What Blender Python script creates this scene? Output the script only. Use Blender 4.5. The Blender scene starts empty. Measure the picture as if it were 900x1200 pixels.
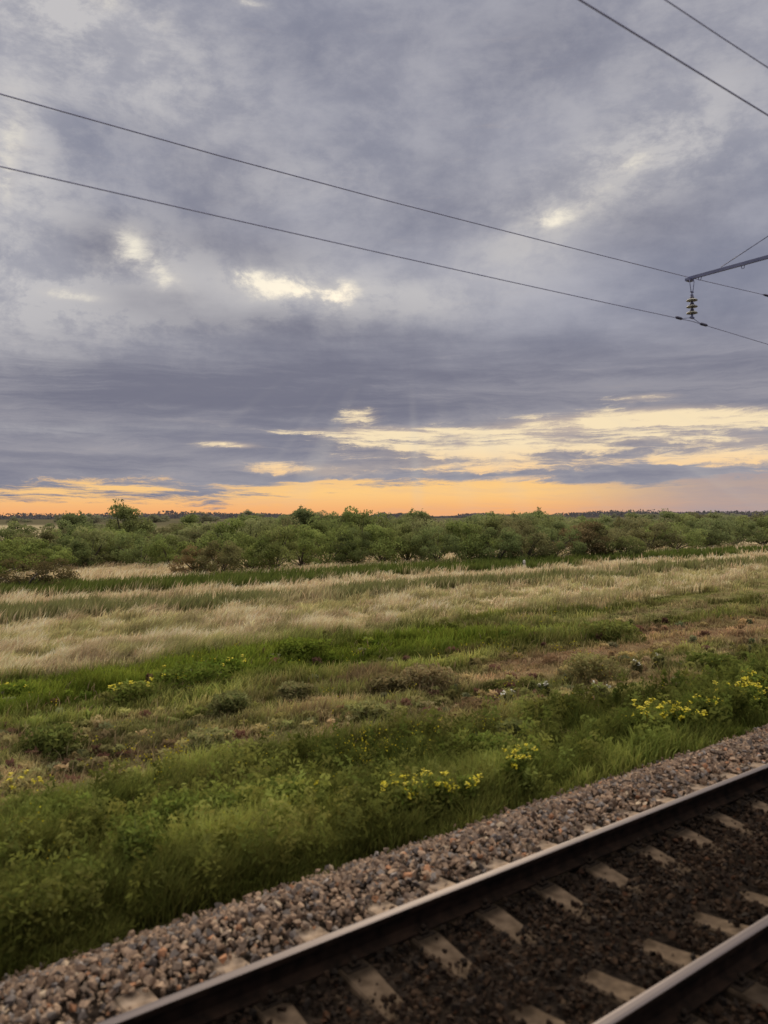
import bpy, math, random
import numpy as np
from mathutils import Vector, Matrix

random.seed(7)
rng = np.random.default_rng(11)
R = math.radians
scene = bpy.context.scene
COL = scene.collection

# ------------------------------------------------------------------ frame
# z = 0 is the top of the rails.  The track runs along U, the field lies along N.
ANG = R(53.3)
U = np.array([math.sin(ANG), math.cos(ANG)])
N = np.array([-math.cos(ANG), math.sin(ANG)])
CAMH = 2.69
FIELD = -0.95
TRACK_ROT = math.atan2(U[1], U[0])
FPX = 901.0

def W(t, D, z=0.0):
    return Vector((t*U[0]+D*N[0], t*U[1]+D*N[1], z))

def on_field(px, py):                       # where on the plain something stands
    Y = FPX*(CAMH-FIELD)/(py-605.0)
    return ((px-450.0)/FPX*Y, Y)

# ------------------------------------------------------------------ noise
def _hash(ix, iy, seed):
    h = (ix.astype(np.int64)*374761393 + iy.astype(np.int64)*668265263 + seed*2147483647) & 0xFFFFFFFF
    h = ((h ^ (h >> 13))*1274126177) & 0xFFFFFFFF
    h = h ^ (h >> 16)
    return (h & 0xFFFF)/65535.0

def vnoise(x, y, seed=0):
    x = np.asarray(x, float); y = np.asarray(y, float)
    ix = np.floor(x); iy = np.floor(y)
    fx = x-ix; fy = y-iy
    fx = fx*fx*(3-2*fx); fy = fy*fy*(3-2*fy)
    a = _hash(ix, iy, seed); b = _hash(ix+1, iy, seed)
    c = _hash(ix, iy+1, seed); d = _hash(ix+1, iy+1, seed)
    return (a*(1-fx)+b*fx)*(1-fy)+(c*(1-fx)+d*fx)*fy

def fbm(x, y, seed=0, o=4):
    s = 0; w = 0.5; tot = 0
    for k in range(o):
        s = s+w*vnoise(x*2**k, y*2**k, seed+k*17); tot += w; w *= 0.55
    return s/tot

def sstep(a, b, x):
    t = np.clip((x-a)/(b-a), 0, 1)
    return t*t*(3-2*t)

# ------------------------------------------------------------------ tagging
def tag(o, label=None, cat=None, group=None, kind=None):
    if label: o['label'] = label
    if cat: o['category'] = cat
    if group: o['group'] = group
    if kind: o['kind'] = kind
    return o

def empty(name, loc, rz=0.0):
    o = bpy.data.objects.new(name, None)
    o.empty_display_size = 0.3
    COL.objects.link(o)
    o.location = loc; o.rotation_euler = (0, 0, rz)
    return o

def copy_tree(o, parent=None):
    c = o.copy(); COL.objects.link(c); c.parent = parent
    for ch in list(o.children):
        copy_tree(ch, c)
    return c

def link_mesh(name, me, mats, parent=None):
    o = bpy.data.objects.new(name, me)
    COL.objects.link(o)
    for m in (mats if isinstance(mats, (list, tuple)) else [mats]):
        me.materials.append(m)
    if parent: o.parent = parent
    return o

# numpy mesh with faces of uniform size groups
def np_mesh(name, verts, faces_list, col=None, midx=None, smooth=False):
    me = bpy.data.meshes.new(name)
    verts = np.ascontiguousarray(verts, dtype=np.float32)
    nl = sum(f.size for f in faces_list); nf = sum(len(f) for f in faces_list)
    me.vertices.add(len(verts)); me.loops.add(nl); me.polygons.add(nf)
    me.vertices.foreach_set('co', verts.ravel())
    me.loops.foreach_set('vertex_index', np.concatenate([f.ravel() for f in faces_list]).astype(np.int32))
    sizes = np.concatenate([np.full(len(f), f.shape[1]) for f in faces_list])
    starts = np.concatenate([[0], np.cumsum(sizes)[:-1]])
    me.polygons.foreach_set('loop_start', starts.astype(np.int32))
    if midx is not None: me.polygons.foreach_set('material_index', midx.astype(np.int32))
    me.polygons.foreach_set('use_smooth', np.full(nf, smooth))
    me.update(calc_edges=True)
    if col is not None:
        at = me.color_attributes.new('tint', 'FLOAT_COLOR', 'POINT')
        c4 = np.ones((len(verts), 4), np.float32); c4[:, :3] = np.clip(col, 0, 1)
        at.data.foreach_set('color', c4.ravel())
    return me

class MB:
    """collects boxes, tubes and lathes in one mesh"""
    def __init__(s): s.v = []; s.f = []; s.sm = []
    def add(s, vs, fs, smooth=False):
        b = len(s.v); s.v += [tuple(v) for v in vs]
        s.f += [tuple(i+b for i in f) for f in fs]; s.sm += [smooth]*len(fs)
    def box(s, c, d, M=None):
        x, y, z = d[0]/2, d[1]/2, d[2]/2
        vs = [Vector((c[0]+i*x, c[1]+j*y, c[2]+k*z)) for i in (-1, 1) for j in (-1, 1) for k in (-1, 1)]
        if M: vs = [M @ v for v in vs]
        s.add(vs, [(0,1,3,2),(4,6,7,5),(0,4,5,1),(2,3,7,6),(0,2,6,4),(1,5,7,3)])
    def tube(s, pts, rad, n=8, cap=True):
        pts = [Vector(p) for p in pts]
        if not isinstance(rad, (list, tuple)): rad = [rad]*len(pts)
        vs = []; fs = []
        for i, p in enumerate(pts):
            d = (pts[min(i+1, len(pts)-1)]-pts[max(i-1, 0)]).normalized()
            a = d.cross(Vector((0.31, 0.17, 1)) if abs(d.z) < 0.95 else Vector((1, 0, 0))).normalized()
            b = d.cross(a)
            for k in range(n):
                th = 2*math.pi*k/n
                vs.append(p+(a*math.cos(th)+b*math.sin(th))*rad[i])
        for i in range(len(pts)-1):
            for k in range(n):
                fs.append((i*n+k, i*n+(k+1) % n, (i+1)*n+(k+1) % n, (i+1)*n+k))
        if cap:
            fs.append(tuple(range(n))[::-1]); fs.append(tuple(range((len(pts)-1)*n, len(pts)*n)))
        s.add(vs, fs, True)
    def lathe(s, prof, c=(0, 0, 0), n=20):
        vs = []; fs = []
        for r, z in prof:
            for k in range(n):
                th = 2*math.pi*k/n
                vs.append((c[0]+r*math.cos(th), c[1]+r*math.sin(th), c[2]+z))
        for i in range(len(prof)-1):
            for k in range(n):
                fs.append((i*n+k, i*n+(k+1) % n, (i+1)*n+(k+1) % n, (i+1)*n+k))
        s.add(vs, fs, True)
    def build(s, name, mat, parent=None):
        me = bpy.data.meshes.new(name); me.from_pydata(s.v, [], s.f)
        me.polygons.foreach_set('use_smooth', s.sm); me.update()
        return link_mesh(name, me, mat, parent)

# ------------------------------------------------------------------ materials
def nmat(name):
    m = bpy.data.materials.new(name); m.use_nodes = True
    nt = m.node_tree; nt.nodes.clear()
    return m, nt

def basic_mat(name, c1, c2, scale=20.0, rough=0.7, metal=0.0, bump=0.0, spec=.5, attr=False, coord='Object'):
    m, nt = nmat(name); n = nt.nodes; l = nt.links
    out = n.new('ShaderNodeOutputMaterial'); p = n.new('ShaderNodeBsdfPrincipled')
    tc = n.new('ShaderNodeTexCoord'); no = n.new('ShaderNodeTexNoise')
    no.inputs['Scale'].default_value = scale; no.inputs['Detail'].default_value = 6
    l.new(tc.outputs[coord], no.inputs['Vector'])
    ra = n.new('ShaderNodeValToRGB')
    ra.color_ramp.elements[0].position = 0.3; ra.color_ramp.elements[1].position = 0.7
    ra.color_ramp.elements[0].color = (*c1, 1); ra.color_ramp.elements[1].color = (*c2, 1)
    l.new(no.outputs['Fac'], ra.inputs['Fac'])
    src = ra.outputs['Color']
    if attr:
        a = n.new('ShaderNodeAttribute'); a.attribute_name = 'tint'
        mx = n.new('ShaderNodeMix'); mx.data_type = 'RGBA'; mx.blend_type = 'MULTIPLY'
        mx.inputs['Factor'].default_value = 1
        l.new(a.outputs['Color'], mx.inputs['A']); l.new(src, mx.inputs['B'])
        src = mx.outputs['Result']
    l.new(src, p.inputs['Base Color'])
    p.inputs['Roughness'].default_value = rough; p.inputs['Metallic'].default_value = metal
    p.inputs['Specular IOR Level'].default_value = spec
    if bump:
        b = n.new('ShaderNodeBump'); b.inputs['Strength'].default_value = bump
        b.inputs['Distance'].default_value = 0.01
        l.new(no.outputs['Fac'], b.inputs['Height']); l.new(b.outputs['Normal'], p.inputs['Normal'])
    l.new(p.outputs['BSDF'], out.inputs['Surface'])
    return m

def plant_mat(name, trans=0.35, use_obj=False):
    m, nt = nmat(name); n = nt.nodes; l = nt.links
    out = n.new('ShaderNodeOutputMaterial')
    a = n.new('ShaderNodeAttribute'); a.attribute_name = 'tint'
    src = a.outputs['Color']
    if use_obj:
        oi = n.new('ShaderNodeObjectInfo')
        mx = n.new('ShaderNodeMix'); mx.data_type = 'RGBA'; mx.blend_type = 'MULTIPLY'
        mx.inputs['Factor'].default_value = 1
        l.new(src, mx.inputs['A']); l.new(oi.outputs['Color'], mx.inputs['B']); src = mx.outputs['Result']
    d = n.new('ShaderNodeBsdfDiffuse'); t = n.new('ShaderNodeBsdfTranslucent'); s = n.new('ShaderNodeMixShader')
    l.new(src, d.inputs['Color']); l.new(src, t.inputs['Color'])
    s.inputs['Fac'].default_value = trans
    l.new(d.outputs['BSDF'], s.inputs[1]); l.new(t.outputs['BSDF'], s.inputs[2])
    l.new(s.outputs['Shader'], out.inputs['Surface'])
    return m

M_grass = plant_mat('grass_blades', 0.4)
M_leaf = plant_mat('shrub_leaves', 0.42, True)
M_flower = basic_mat('yellow_petals', (0.50, 0.44, 0.012), (0.70, 0.61, 0.03), 30, 0.8)
M_white = basic_mat('white_umbels', (0.5, 0.5, 0.42), (0.7, 0.7, 0.6), 30, 0.8)
M_bark = basic_mat('bark', (0.05, 0.04, 0.03), (0.12, 0.10, 0.08), 12, 0.9)
M_stone = basic_mat('ballast_stone', (0.75, 0.75, 0.75), (1.25, 1.2, 1.15), 60, 0.9, attr=True, spec=.15)
M_conc = basic_mat('sleeper_concrete', (0.16, 0.125, 0.095), (0.42, 0.34, 0.27), 11, 0.9, bump=0.3, spec=.1)
def stain(m):
    """grease darkens the concrete between the rails and right beside them"""
    n = m.node_tree.nodes; l = m.node_tree.links
    p = next(q for q in n if q.type == 'BSDF_PRINCIPLED'); src = p.inputs['Base Color'].links[0].from_socket
    tc_ = n.new('ShaderNodeTexCoord'); sp = n.new('ShaderNodeSeparateXYZ'); l.new(tc_.outputs['Object'], sp.inputs[0])
    r_ = n.new('ShaderNodeValToRGB'); mr_ = n.new('ShaderNodeMapRange'); mr_.inputs['From Min'].default_value = -1.35; mr_.inputs['From Max'].default_value = 1.35
    l.new(sp.outputs['Y'], mr_.inputs['Value']); l.new(mr_.outputs['Result'], r_.inputs['Fac'])
    e = r_.color_ramp.elements
    e[0].position = 0; e[0].color = (.25, .25, .25, 1); e[1].position = 1; e[1].color = (1, 1, 1, 1)
    for y, v in ((-.98, .12), (-.70, .12), (-.60, .38), (-.2, .38), (.25, .38), (.54, .38), (.62, .10), (.90, .12), (.98, 1.25)):
        q = e.new((y+1.35)/2.7); q.color = (v, v*.90, v*.78, 1)
    mx = n.new('ShaderNodeMix'); mx.data_type = 'RGBA'; mx.blend_type = 'MULTIPLY'; mx.inputs['Factor'].default_value = 1
    l.new(src, mx.inputs['A']); l.new(r_.outputs['Color'], mx.inputs['B']); l.new(mx.outputs['Result'], p.inputs['Base Color'])
stain(M_conc)
M_mastc = basic_mat('mast_concrete', (0.30, 0.29, 0.28), (0.42, 0.41, 0.39), 6, 0.9, bump=0.2)
M_rust = basic_mat('dark_rail_steel', (0.004, 0.003, 0.0025), (0.022, 0.013, 0.009), 9, 0.9, spec=.08)
M_clip = basic_mat('clip_steel', (0.008, 0.006, 0.005), (0.02, 0.014, 0.01), 30, 0.85, spec=.1)
M_wire = basic_mat('wire_copper', (0.30, 0.32, 0.50), (0.36, 0.38, 0.56), 10, 0.6)
M_arm = basic_mat('painted_arm_steel', (0.15, 0.17, 0.30), (0.20, 0.22, 0.37), 8, 0.6)
M_clampm = basic_mat('clamp_steel', (0.06, 0.06, 0.11), (0.09, 0.09, 0.15), 30, 0.6)
M_post = basic_mat('post_paint', (0.45, 0.44, 0.40), (0.62, 0.60, 0.55), 8, 0.8)
M_postd = basic_mat('post_band_paint', (0.03, 0.03, 0.03), (0.06, 0.06, 0.06), 8, 0.8)

# greenish toughened glass of the insulator discs
m, nt = nmat('insulator_glass')
o_ = nt.nodes.new('ShaderNodeOutputMaterial'); p_ = nt.nodes.new('ShaderNodeBsdfPrincipled')
p_.inputs['Base Color'].default_value = (0.20, 0.205, 0.17, 1); p_.inputs['Roughness'].default_value = 0.55
p_.inputs['Transmission Weight'].default_value = 0.25
nt.links.new(p_.outputs['BSDF'], o_.inputs['Surface']); M_glass = m

# running surface of a rail: worn bright steel, browner at the edges
m, nt = nmat('worn_rail_top'); n = nt.nodes; l = nt.links
o_ = n.new('ShaderNodeOutputMaterial'); p_ = n.new('ShaderNodeBsdfPrincipled')
tc = n.new('ShaderNodeTexCoord'); mp = n.new('ShaderNodeMapping'); mp.inputs['Scale'].default_value = (0.6, 60, 60)
no = n.new('ShaderNodeTexNoise'); no.inputs['Scale'].default_value = 1.5; no.inputs['Detail'].default_value = 5
l.new(tc.outputs['Object'], mp.inputs['Vector']); l.new(mp.outputs['Vector'], no.inputs['Vector'])
ra = n.new('ShaderNodeValToRGB'); ra.color_ramp.elements[0].position = 0.3; ra.color_ramp.elements[1].position = 0.75
ra.color_ramp.elements[0].color = (0.100, 0.088, 0.094, 1); ra.color_ramp.elements[1].color = (0.19, 0.168, 0.178, 1)
l.new(no.outputs['Fac'], ra.inputs['Fac']); l.new(ra.outputs['Color'], p_.inputs['Base Color'])
p_.inputs['Metallic'].default_value = 0.7; p_.inputs['Roughness'].default_value = 0.55
l.new(p_.outputs['BSDF'], o_.inputs['Surface']); M_top = m

# ------------------------------------------------------------------ ground heights and colours
def ground_z(t, D):
    base = np.interp(D, [-60, -3, 4.95, 5.15, 5.92, 7.3, 10.5, 14, 60], [-0.28, -0.235, -0.235, -0.25, -0.62, -0.72, -0.88, FIELD, FIELD])
    far = sstep(6.5, 12, D)
    bumps = (fbm(t*0.35, D*0.7, 3)-0.5)*0.22 + (fbm(t*1.3, D*1.9, 8)-0.5)*0.07
    ease = np.clip(1-(D-60)/60, 0, 1)
    return base + bumps*far*np.where(D > 60, ease, 1)

def bands(t, D):
    """weights of lush green, dry tan, mixed weeds, straw feather grass, dark green strips"""
    w = (fbm(t*0.16, D*0.30, 21)-0.5)
    w2 = (fbm(t*0.7, D*1.2, 31)-0.5)
    d = D*(1+0.16*w)+1.2*w2
    lush = 1-sstep(8.8, 10.0, d)
    # straw begins nearer the track on the left, farther on the right
    edge = 19.2+np.clip((t-8)*0.07, -.6, 3.0)
    straw = sstep(edge-1.0, edge+0.9, d)
    g1 = sstep(27.4, 28.2, d)*(1-sstep(31.0, 31.8, d))
    g2 = sstep(36.0, 37.0, d)*(1-sstep(41.0, 42.5, d-1.5*sstep(15, 35, t)))
    g3 = sstep(58.0, 63, d)*0.75
    strip = np.maximum(np.maximum(g1*sstep(0.2, 0.4, fbm(t*0.12, D*0.1, 77)+0.08)*.82, g2), g3)
    strip = strip*straw
    dry = sstep(8.8, 10.0, d)*(1-sstep(11.6, 12.8, d))*sstep(0.32, 0.52, fbm(t*0.22, D*0.8, 41))
    dry = np.maximum(dry, 0.8*sstep(12.6, 13.2, d)*(1-sstep(14.0, 14.8, d))*sstep(0.5, 0.62, fbm(t*0.25+9, D*0.6, 44)))
    # a dry reddish patch away to the right before the straw begins
    dry = np.maximum(dry, 0.9*sstep(15.0, 16.5, d)*(1-straw)*sstep(16, 22, t)*sstep(0.42, 0.56, fbm(t*0.2, D*0.7, 48)))
    tr = np.maximum(np.exp(-((d-10.5)/.42)**2), np.exp(-((d-12.6)/(.36+.9*sstep(11, 15, t)))**2)*.9)*sstep(.22, .40, fbm(t*.35, D*.2, 45))
    dry = np.maximum(dry*.75, tr)
    return lush, dry, straw, strip

def veg_colour(t, D):
    lush, dry, straw, strip = bands(t, D)
    n1 = fbm(t*0.5, D*0.9, 51)[:, None]; n2 = fbm(t*1.6, D*2.6, 61)[:, None]; n3 = fbm(t*0.13, D*0.35, 71)[:, None]
    c_lush = np.array([.090, .125, .026])*(1-n1)+np.array([.225, .235, .062])*n1
    c_mid = np.array([.095, .13, .028])*(1-n2)+np.array([.25, .245, .075])*n2
    stk = fbm(t*.09, D*1.5, 99)[:, None]
    c_mid = c_mid*(.80+.75*sstep(.35, .65, stk))
    c_lush = c_lush*(.85+.40*sstep(.35, .65, stk))
    red = sstep(.50, .64, n1*.6+n3*.4)*(0.85-.55*sstep(15, 17, D)[:, None])
    c_mid = c_mid*(1-red)+np.array([.20, .135, .085])*red
    br = (sstep(14.6, 16.2, D)*(1-sstep(19.5, 21.5, D))*(1-sstep(15, 22, t)))[:, None]
    c_mid = c_mid*(1-br)+(np.array([.085, .135, .018])*(1-n2)+np.array([.21, .245, .040])*n2)*br
    c_dry = np.array([.25, .19, .105])*(1-n2)+np.array([.42, .335, .19])*n2
    gm = sstep(.42, .62, fbm(t*1.1, D*1.9, 55))[:, None]*.65
    c_dry = c_dry*(1-gm)+np.array([.16, .19, .06])*gm
    c_str = np.array([.56, .455, .27])*(1-n2)+np.array([.86, .70, .47])*n2
    gtint = sstep(.42, .56, fbm(t*.6, D*1.1, 81))[:, None]*(1-sstep(26, 29, D)[:, None])
    c_str = c_str*(1-.62*gtint)+np.array([.22, .25, .06])*.62*gtint
    c_sp = np.array([.085, .125, .03])*(1-n2)+np.array([.18, .21, .055])*n2
    c = c_mid
    rr = (sstep(11, 14, t)*sstep(11, 12, D)*(1-sstep(14.5, 16, D)))[:, None]*.7
    c_dry = c_dry*1.45*(1-rr)+np.array([.42, .26, .17])*rr
    for wgt, cc in ((dry, c_dry), (lush, c_lush), (straw, c_str), (strip, c_sp)):
        wgt = wgt[:, None]; c = c*(1-wgt)+cc*wgt
    return c, lush, dry, straw, strip

# ------------------------------------------------------------------ ground sheet
Ds = np.concatenate([-np.geomspace(9000, 5, 26), np.arange(-4, 5, 1.0), np.arange(5.05, 7, 0.15), np.arange(7, 26, 0.3), np.arange(26, 60, 0.8), np.geomspace(60, 9000, 40)])
ts = np.concatenate([-np.geomspace(9000, 16, 40), np.arange(-15.5, 40, 0.45), np.arange(40, 120, 2.0), np.geomspace(120, 9000, 40)])
TT, DD = np.meshgrid(ts, Ds)
tt = TT.ravel(); dd = DD.ravel()
gz = ground_z(tt, dd)-np.where(dd < 5.85, .06, 0)
gv = np.stack([tt*U[0]+dd*N[0], tt*U[1]+dd*N[1], gz], 1)
nt_ = len(ts); idx = np.arange(len(tt)).reshape(len(Ds), nt_)
gf = np.stack([idx[:-1, :-1], idx[:-1, 1:], idx[1:, 1:], idx[1:, :-1]], -1).reshape(-1, 4)
gc, _, _, st_, _ = veg_colour(tt, dd)
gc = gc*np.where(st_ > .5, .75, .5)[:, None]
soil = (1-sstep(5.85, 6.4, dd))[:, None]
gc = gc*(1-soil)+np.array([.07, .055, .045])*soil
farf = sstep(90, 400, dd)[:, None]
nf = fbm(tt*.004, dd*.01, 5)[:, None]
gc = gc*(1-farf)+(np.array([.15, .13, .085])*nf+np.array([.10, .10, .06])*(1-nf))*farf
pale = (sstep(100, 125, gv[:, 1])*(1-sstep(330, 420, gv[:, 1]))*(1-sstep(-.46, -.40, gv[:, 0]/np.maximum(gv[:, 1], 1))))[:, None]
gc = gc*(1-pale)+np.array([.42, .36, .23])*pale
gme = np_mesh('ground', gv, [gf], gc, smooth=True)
m, nt = nmat('steppe_ground'); n = nt.nodes; l = nt.links
o_ = n.new('ShaderNodeOutputMaterial'); p_ = n.new('ShaderNodeBsdfPrincipled'); p_.inputs['Roughness'].default_value = 1
p_.inputs['Specular IOR Level'].default_value = 0.0
a_ = n.new('ShaderNodeAttribute'); a_.attribute_name = 'tint'
tc = n.new('ShaderNodeTexCoord'); no = n.new('ShaderNodeTexNoise'); no.inputs['Scale'].default_value = 2.2; no.inputs['Detail'].default_value = 9
no.inputs['Roughness'].default_value = .65
l.new(tc.outputs['Object'], no.inputs['Vector'])
mr = n.new('ShaderNodeMapRange'); mr.inputs['From Min'].default_value = .3; mr.inputs['From Max'].default_value = .7
mr.inputs['To Min'].default_value = .6; mr.inputs['To Max'].default_value = 1.35
l.new(no.outputs['Fac'], mr.inputs['Value'])
vm = n.new('ShaderNodeVectorMath'); vm.operation = 'SCALE'
l.new(a_.outputs['Color'], vm.inputs[0]); l.new(mr.outputs['Result'], vm.inputs['Scale'])
l.new(vm.outputs['Vector'], p_.inputs['Base Color'])
b_ = n.new('ShaderNodeBump'); b_.inputs['Strength'].default_value = .5; b_.inputs['Distance'].default_value = .05
l.new(no.outputs['Fac'], b_.inputs['Height']); l.new(b_.outputs['Normal'], p_.inputs['Normal'])
l.new(p_.outputs['BSDF'], o_.inputs['Surface'])
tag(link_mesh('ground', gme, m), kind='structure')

# ------------------------------------------------------------------ blades
def blade_mesh(name, X, Y, Z, h, w, ldir, lean, croot, ctip):
    n_ = len(X)
    face = rng.uniform(0, math.pi, n_)
    sx = np.cos(face)*w*.5; sy = np.sin(face)*w*.5
    lx = np.cos(ldir)*lean*h; ly = np.sin(ldir)*lean*h
    V = np.empty((n_, 5, 3), np.float32)
    V[:, 0] = np.stack([X-sx, Y-sy, Z-.02], 1); V[:, 1] = np.stack([X+sx, Y+sy, Z-.02], 1)
    mx = X+lx*.35; my = Y+ly*.35; mz = Z+h*.6
    V[:, 2] = np.stack([mx+sx*.85, my+sy*.85, mz], 1); V[:, 3] = np.stack([mx-sx*.85, my-sy*.85, mz], 1)
    V[:, 4] = np.stack([X+lx, Y+ly, Z+h*np.sqrt(np.clip(1-.45*lean**2, .1, 1))], 1)
    C = np.empty((n_, 5, 3), np.float32)
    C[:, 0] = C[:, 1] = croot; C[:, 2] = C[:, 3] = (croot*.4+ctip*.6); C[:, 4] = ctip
    b = (np.arange(n_)*5)[:, None]
    q = b+np.array([[0, 1, 2, 3]]); tr = b+np.array([[3, 2, 4]])
    return np_mesh(name, V.reshape(-1, 3), [q, tr], C.reshape(-1, 3))

def scatter(nn, Y0, Y1, side=0.80, pw=1.0):
    """points over the plain, thinning with distance"""
    Yc = 1/(1/Y0+(1/Y1-1/Y0)*rng.random(nn))
    Xc = rng.uniform(-side, side, nn)*Yc + rng.uniform(-1, 1, nn)*.6
    t = Xc*U[0]+Yc*U[1]; D = Xc*N[0]+Yc*N[1]
    return t, D

def tufts(t, D, k, spread):
    tt_ = np.repeat(t, k); DD_ = np.repeat(D, k)
    s = np.repeat(spread, k)
    return tt_+rng.normal(0, 1, len(tt_))*s, DD_+rng.normal(0, 1, len(tt_))*s

def jitter(c, amt):
    return c*(1+rng.uniform(-amt, amt, (len(c), 1)))*(1+rng.uniform(-amt*.25, amt*.25, c.shape))

WIND = math.atan2(U[1], U[0])+.25

def make_blades(name, t, D, h, w, ldir, lean, croot, ctip, label, cat):
    X = t*U[0]+D*N[0]; Y = t*U[1]+D*N[1]; Z = ground_z(t, D)
    me = blade_mesh(name, X, Y, Z, h, w, ldir, lean, croot, ctip)
    return tag(link_mesh(name, me, M_grass), label, cat, kind='stuff')

# lush and mixed short growth, D 6.2 .. 21
t, D = scatter(58000, 5.2, 48)
keep = (D > 5.72+.65*fbm(t*1.9, D*0, 5)) & (D < 27.5)
t, D = t[keep], D[keep]
kk = 10
dist = np.hypot(t, D)
t2, D2 = tufts(t, D, kk, .03+.004*dist)
ok = D2 > 5.86; t2, D2 = t2[ok], D2[ok]
col, lush, dry, straw, strip = veg_colour(t2, D2)
keepp = rng.random(len(t2)) < np.clip(1-straw*.85-dry*.2, .08, 1)
t2, D2, col, lush, dry = t2[keepp], D2[keepp], col[keepp], lush[keepp], dry[keepp]
dist = np.hypot(t2, D2)
clump = fbm(t2*.6, D2*1.5, 91)
h = (.10+.34*lush*clump+.26*(1-lush)*(1-dry)*clump**1.3-.03*dry)*rng.uniform(.55, 1.25, len(t2))
h *= .65+.7*sstep(.35, .65, clump)
edge_h = sstep(5.8, 6.5, D2); h *= .45+.55*edge_h
w = (.006+.0009*dist)*rng.uniform(.7, 1.3, len(t2))
ldir = np.where(rng.random(len(t2)) < .5, WIND+rng.normal(0, .7, len(t2)), rng.uniform(0, 6.28, len(t2)))
lean = rng.uniform(.1, .75, len(t2))
col = jitter(col, .28)
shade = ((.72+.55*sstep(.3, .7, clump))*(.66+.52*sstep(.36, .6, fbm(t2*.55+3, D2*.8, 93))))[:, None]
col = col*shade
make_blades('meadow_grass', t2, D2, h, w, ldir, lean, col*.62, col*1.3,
            'rough green and tan meadow grass covering the strip beside the ballast', 'grass')

# small dry seed heads / stalks mixed in
t, D = scatter(26000, 6, 30)
keep = (D > 7.3) & (D < 22) & (rng.random(len(t)) < .10+.40*sstep(.45, .6, fbm(t*.5, D*.9, 14)))
t, D = t[keep], D[keep]
dist = np.hypot(t, D)
c = jitter(np.tile(np.array([[.40, .31, .18]]), (len(t), 1)), .35)
make_blades('dry_stalks', t, D, rng.uniform(.1, .32, len(t)), .006+.0006*dist, WIND+rng.normal(0, 1.2, len(t)),
            rng.uniform(.2, .9, len(t)), c*.5, c, 'thin dry tan stalks scattered through the green meadow', 'dry grass')

# feather grass, D 20 .. 56 and beyond
t, D = scatter(66000, 14, 95)
_, _, _, straw, strip = veg_colour(t, D)
keep = (D > 15) & (rng.random(len(t)) < straw*(1-strip*.9))
t, D = t[keep], D[keep]
dist = np.hypot(t, D)
t2, D2 = tufts(t, D, 8, .04+.003*dist)
col, lush, dry, straw, strip = veg_colour(t2, D2)
dist = np.hypot(t2, D2)
cl = fbm(t2*.7, D2*.9, 17)
h = (.12+.36*sstep(.3, .7, cl))*rng.uniform(.5, 1.25, len(t2))
w = (.005+.0008*dist)*rng.uniform(.5, 1.2, len(t2))
col = jitter(col, .3)*(.72+.5*sstep(.35, .65, fbm(t2*1.1, D2*1.5, 19)))[:, None]
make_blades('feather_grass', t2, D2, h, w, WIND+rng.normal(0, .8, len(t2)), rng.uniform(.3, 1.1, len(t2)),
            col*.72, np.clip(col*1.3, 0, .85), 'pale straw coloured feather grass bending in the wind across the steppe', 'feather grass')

# green strips between the straw
t, D = scatter(42000, 20, 110)
_, _, _, straw, strip = veg_colour(t, D)
keep = (rng.random(len(t)) < strip)
t, D = t[keep], D[keep]
t2, D2 = tufts(t, D, 7, .05+.003*np.hypot(t, D))
col, *_ = veg_colour(t2, D2); dist = np.hypot(t2, D2)
col = jitter(col, .3)
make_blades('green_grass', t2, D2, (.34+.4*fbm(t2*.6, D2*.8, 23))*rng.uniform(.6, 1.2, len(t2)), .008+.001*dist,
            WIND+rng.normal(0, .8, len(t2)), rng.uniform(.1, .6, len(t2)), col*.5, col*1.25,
            'dark green grass growing in long strips between bands of straw', 'green grass')

# ------------------------------------------------------------------ leafy elements
def leaf_mesh(name, P, size, col, elong=1.6, flat=0.0, midx=None):
    n_ = len(P)
    a = rng.normal(0, 1, (n_, 3)); a[:, 2] *= (1-flat); a /= np.linalg.norm(a, axis=1)[:, None]
    b = rng.normal(0, 1, (n_, 3)); b -= (b*a).sum(1)[:, None]*a; b /= np.linalg.norm(b, axis=1)[:, None]
    a = a*(size*elong*.5)[:, None]; b = b*(size*.5)[:, None]
    V = np.stack([P-a, P+b, P+a, P-b], 1)
    C = np.repeat(col, 4, 0)
    F = (np.arange(n_)*4)[:, None]+np.array([[0, 1, 2, 3]])
    return np_mesh(name, V.reshape(-1, 3), [F], C)

# low broad leaved weeds filling the lush strip and the mixed zone
t, D = scatter(6000, 5.6, 26)
_, lush, dry, straw, strip = veg_colour(t, D)
keep = (D > 6.15) & (D < 20) & (rng.random(len(t)) < .35+.65*sstep(.4, .6, fbm(t*.6, D*.8, 29))) & (straw < .4) & (rng.random(len(t)) > dry*.6)
t, D, lush = t[keep], D[keep], lush[keep]
k = 60
hh = (.16+.36*lush)*rng.uniform(.6, 1.25, len(t)); rr = rng.uniform(.10, .26, len(t))
P = np.stack([t*U[0]+D*N[0], t*U[1]+D*N[1], ground_z(t, D)], 1)
base, *_ = veg_colour(t, D)
kind = rng.random(len(t))
base = np.where((kind < .12)[:, None]*(lush < .5)[:, None], np.array([.17, .10, .07]), base)
base = np.where((kind > .9)[:, None]*(lush < .5)[:, None], np.array([.18, .19, .10]), base)
base = jitter(base, .25)*(.75+.45*sstep(.36, .6, fbm(t*.55+3, D*.8, 93)))[:, None]
Pk = np.repeat(P, k, 0); hk = np.repeat(hh, k); rk = np.repeat(rr, k)
zz = rng.random(len(Pk))**.7; th = rng.uniform(0, 6.28, len(Pk)); rad = np.sqrt(rng.random(len(Pk)))*rk*(1.05-.6*zz)
Pk[:, 0] += np.cos(th)*rad; Pk[:, 1] += np.sin(th)*rad; Pk[:, 2] += zz*hk
sz = (.018+.0016*np.hypot(Pk[:, 0], Pk[:, 1]))*rng.uniform(.6, 1.3, len(Pk))
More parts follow.
